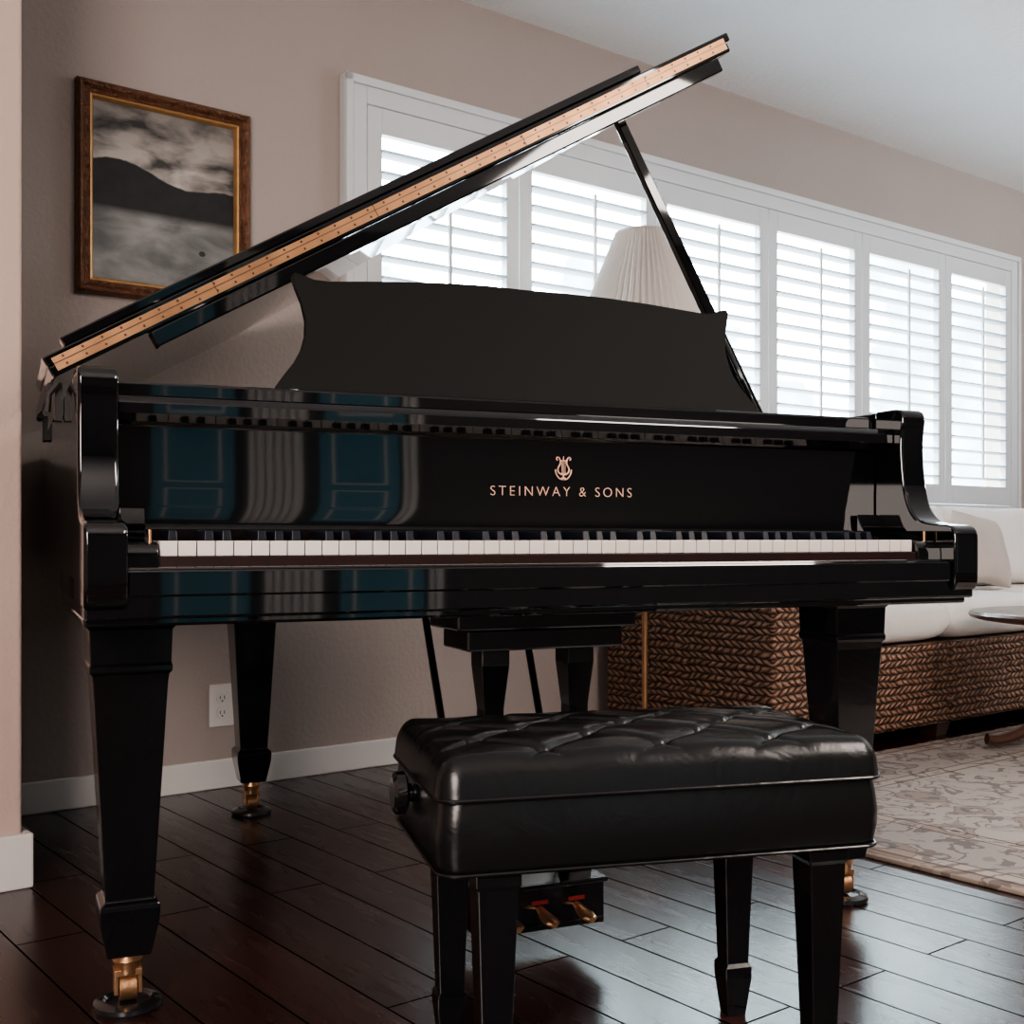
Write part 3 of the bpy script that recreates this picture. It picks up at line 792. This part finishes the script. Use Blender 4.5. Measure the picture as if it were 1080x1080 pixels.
for t in (0, 2.1, 4.2): mb.cyl((0, 0, 1.628+DZ), (.090*math.cos(t), .090*math.sin(t), 1.628+DZ), .002, n=6)
mb.obj("shade_ring", M_SHADE, parent=lamp)
mb = MB(); mb.sections([(.004, 1.50), (.004, 1.606), (.007, 1.610), (.008, 1.620), (.004, 1.630), (.002, 1.636)], n=16, rot=0, smooth=True); mb.obj("finial", M_BRASS, parent=lamp)

# ------------------------------------------------------------------ sofa (wall frame)
sofa = empty("sofa", wloc(1.34, 0.05, 0), WA, "woven seagrass sofa with white seat cushions below the window", "sofa")
SL = 3.3; D = 0.71
mb = MB()
mb.box(0.0, 0.20, -D, -0.0, 0.05, 0.545)
mb.box(SL-0.20, SL, -D, 0, 0.05, 0.545)
mb.box(0.20, SL-.2, -0.12, 0, 0.05, 0.62)
mb.obj("wicker_frame", M_WICKER, parent=sofa, bevel=0.012, seg=3)
ns = 4; cw = (SL-0.4)/ns
for i in range(ns):
    a = 0.2+cw*i
    m = MB(); m.box(a+.003, a+cw-.003, -D+.006, -0.125, 0.05, 0.322)
    m.obj("seat_base", M_WICKER, parent=sofa, bevel=0.008, seg=2)
def cushion(name, w, d, h, parent, loc, rot=(0, 0, 0), mat=M_LINEN, n=24, power=4, flat=.5):
    m = MB(); T = {}; B = {}
    for i in range(n+1):
        for j in range(n+1):
            x = -math.cos(math.pi*i/n); y = -math.cos(math.pi*j/n)
            e = max(0, (1-abs(x)**power)*(1-abs(y)**power))**flat
            wob = 1+0.05*math.sin(5*x+3*y)*math.cos(4*y-x)
            T[i, j] = m.bm.verts.new((x*w/2*(1-.04*(1-abs(y))*(power < 6)), y*d/2*(1-.05*(1-abs(x))*(power < 6)), h/2*e*wob))
            B[i, j] = T[i, j] if i in (0, n) or j in (0, n) else m.bm.verts.new((x*w/2, y*d/2, -h/2*e))
    for i in range(n):
        for j in range(n):
            m.face([T[i, j], T[i+1, j], T[i+1, j+1], T[i, j+1]], True); m.face([B[i, j], B[i, j+1], B[i+1, j+1], B[i+1, j]], True)
    return m.obj(name, mat, parent=parent, loc=loc, rot=rot, sharp=180)
for i in range(ns):
    cushion("seat_cushion", cw-.006, D-.135, .145, sofa, (0.2+cw*(i+.5), -0.13-(D-.135)/2, 0.396), power=10, flat=.3, n=30)
for (x, y) in ((0.08, -D+.07), (0.2+cw, -D+.07), (0.2+2*cw, -D+.07), (0.2+3*cw, -D+.07), (SL-.08, -D+.07), (0.08, -.08), (SL-.08, -.08)):
    m = MB(); m.sections([(.030, 0.0), (.042, .05)], cx=x, cy=y); m.obj("foot", M_DARKWOOD, parent=sofa)
for i in range(4):
    p = cushion("back_cushion", cw-.03, .33, .17, None, wloc(1.54+cw*(i+.5), .285, .637), (math.radians(77), 0, WA), power=4.5, flat=.42)
    p["label"] = "plump white linen back cushion resting on the sofa"; p["category"] = "cushion"; p["group"] = "white back cushions on the sofa"
p = cushion("throw_pillow", .32, .28, .11, None, wloc(2.96, .46, .625), (math.radians(72), math.radians(8), WA), mat=M_LINEN2, power=3, flat=.5)
p["label"] = "beige linen throw pillow leaning on a white back cushion"; p["category"] = "pillow"

# ------------------------------------------------------------------ rug
RL, RW = 3.1, 2.3
mb = MB(); mb.box(-RL/2, RL/2, -RW/2, RW/2, 0, .010)
rug = mb.obj("rug", rug_mat(RL, RW), loc=wloc(.757+RL/2, .80+RW/2, .0005), rot=(0, 0, WA), bevel=.003)
rug["label"] = "beige floral area rug lying on the plank floor"; rug["category"] = "rug"

# ------------------------------------------------------------------ coffee table
ct = empty("coffee_table", (1.83, 3.72, 0.0105), 0.3, "dark walnut round pedestal coffee table standing on the rug", "table")
mb = MB(); mb.sections([(.30, .395), (.35, .402), (.368, .408), (.372, .418), (.366, .426), (.35, .428)], n=48, rot=0, smooth=True); mb.obj("table_top", M_DARKWOOD, parent=ct)
mb = MB(); mb.sections([(.05, .09), (.06, .12), (.035, .17), (.05, .24), (.03, .30), (.035, .36), (.09, .394)], n=24, rot=0, smooth=True); mb.obj("pedestal", M_DARKWOOD, parent=ct)
for k in range(4):
    a = 2*math.pi*k/4+math.radians(165)
    m = MB(); P = catmull([(.03, .15), (.12, .13), (.22, .06), (.30, .030), (.345, .032)], 5)
    m.tube([(x*math.cos(a), x*math.sin(a), z) for x, z in P], [.026-.0006*i for i in range(len(P)-1)]+[.018], 10)
    m.obj("foot", M_DARKWOOD, parent=ct)

# ------------------------------------------------------------------ lights
def area(name, loc, target, sx_, sy_, power, c=(1, 1, 1), spread=180):
    l = bpy.data.lights.new(name, 'AREA'); l.shape = 'RECTANGLE'; l.size = sx_; l.size_y = sy_; l.energy = power; l.color = c
    l.spread = math.radians(spread)
    o = bpy.data.objects.new(name, l); COL.objects.link(o); o.location = loc
    d = Vector(target)-Vector(loc); o.rotation_euler = d.to_track_quat('-Z', 'Y').to_euler(); return o
pl = area("window_portal", wloc(2.19, -0.14, 1.375), wloc(2.19, 2, 1.375), 3.7, 1.2, 1)
pl.data.cycles.is_portal = True
area("room_light", wloc(0.8, 4.0, 2.30), wloc(0.4, 3.9, 0), 1.6, 1.2, 110, (1.0, 0.88, 0.80))
area("side_light", wloc(-2.6, 3.6, 1.3), wloc(0.2, 2.6, 0.6), 1.4, 1.4, 105, (1.0, 0.87, 0.80))
area("ceiling_fill", wloc(4.3, 2.6, 1.5), wloc(4.1, 2.4, 2.34), 0.8, 0.8, 60, (0.93, 0.98, 1.0))  # added fill, no visible fixture: brightens the ceiling from out of frame

w = bpy.data.worlds.new("World"); scene.world = w; w.use_nodes = True
nt = w.node_tree; bg = nt.nodes["Background"]; bg.inputs[1].default_value = 27
N = NB(nt)
tc = nt.nodes.new("ShaderNodeTexCoord"); sp = nt.nodes.new("ShaderNodeSeparateXYZ"); nt.links.new(tc.outputs["Generated"], sp.inputs[0])
nz = N.noise(tc.outputs["Generated"], 9, 4)
line = N.m('MULTIPLY_ADD', nz, 0.62, -0.13)
mk = nt.nodes.new("ShaderNodeMapRange"); mk.inputs[1].default_value = -0.03; mk.inputs[2].default_value = 0.03
nt.links.new(N.m('SUBTRACT', sp.outputs[2], line), mk.inputs[0])
treec = N.mix(N.noise(tc.outputs["Generated"], 40, 3), (0.04, 0.06, 0.075), (0.26, 0.31, 0.34))
sky = N.mix(mk.outputs[0], treec, (0.80, 0.96, 1.0))
gm = nt.nodes.new("ShaderNodeMapRange"); gm.inputs[1].default_value = -0.04; gm.inputs[2].default_value = 0.0
nt.links.new(sp.outputs[2], gm.inputs[0])
cc = N.mix(gm.outputs[0], (0.28, 0.30, 0.30), sky)
nt.links.new(cc, bg.inputs[0])

# ------------------------------------------------------------------ camera
cam = bpy.data.cameras.new("Camera"); co = bpy.data.objects.new("Camera", cam); COL.objects.link(co)
co.location = (0, 0, 0.675); co.rotation_euler = (math.radians(90), 0, 0)
cam.sensor_width = 36; cam.lens = 1250/1080*36; cam.shift_y = 26/1080; cam.clip_start = 0.05
scene.camera = co
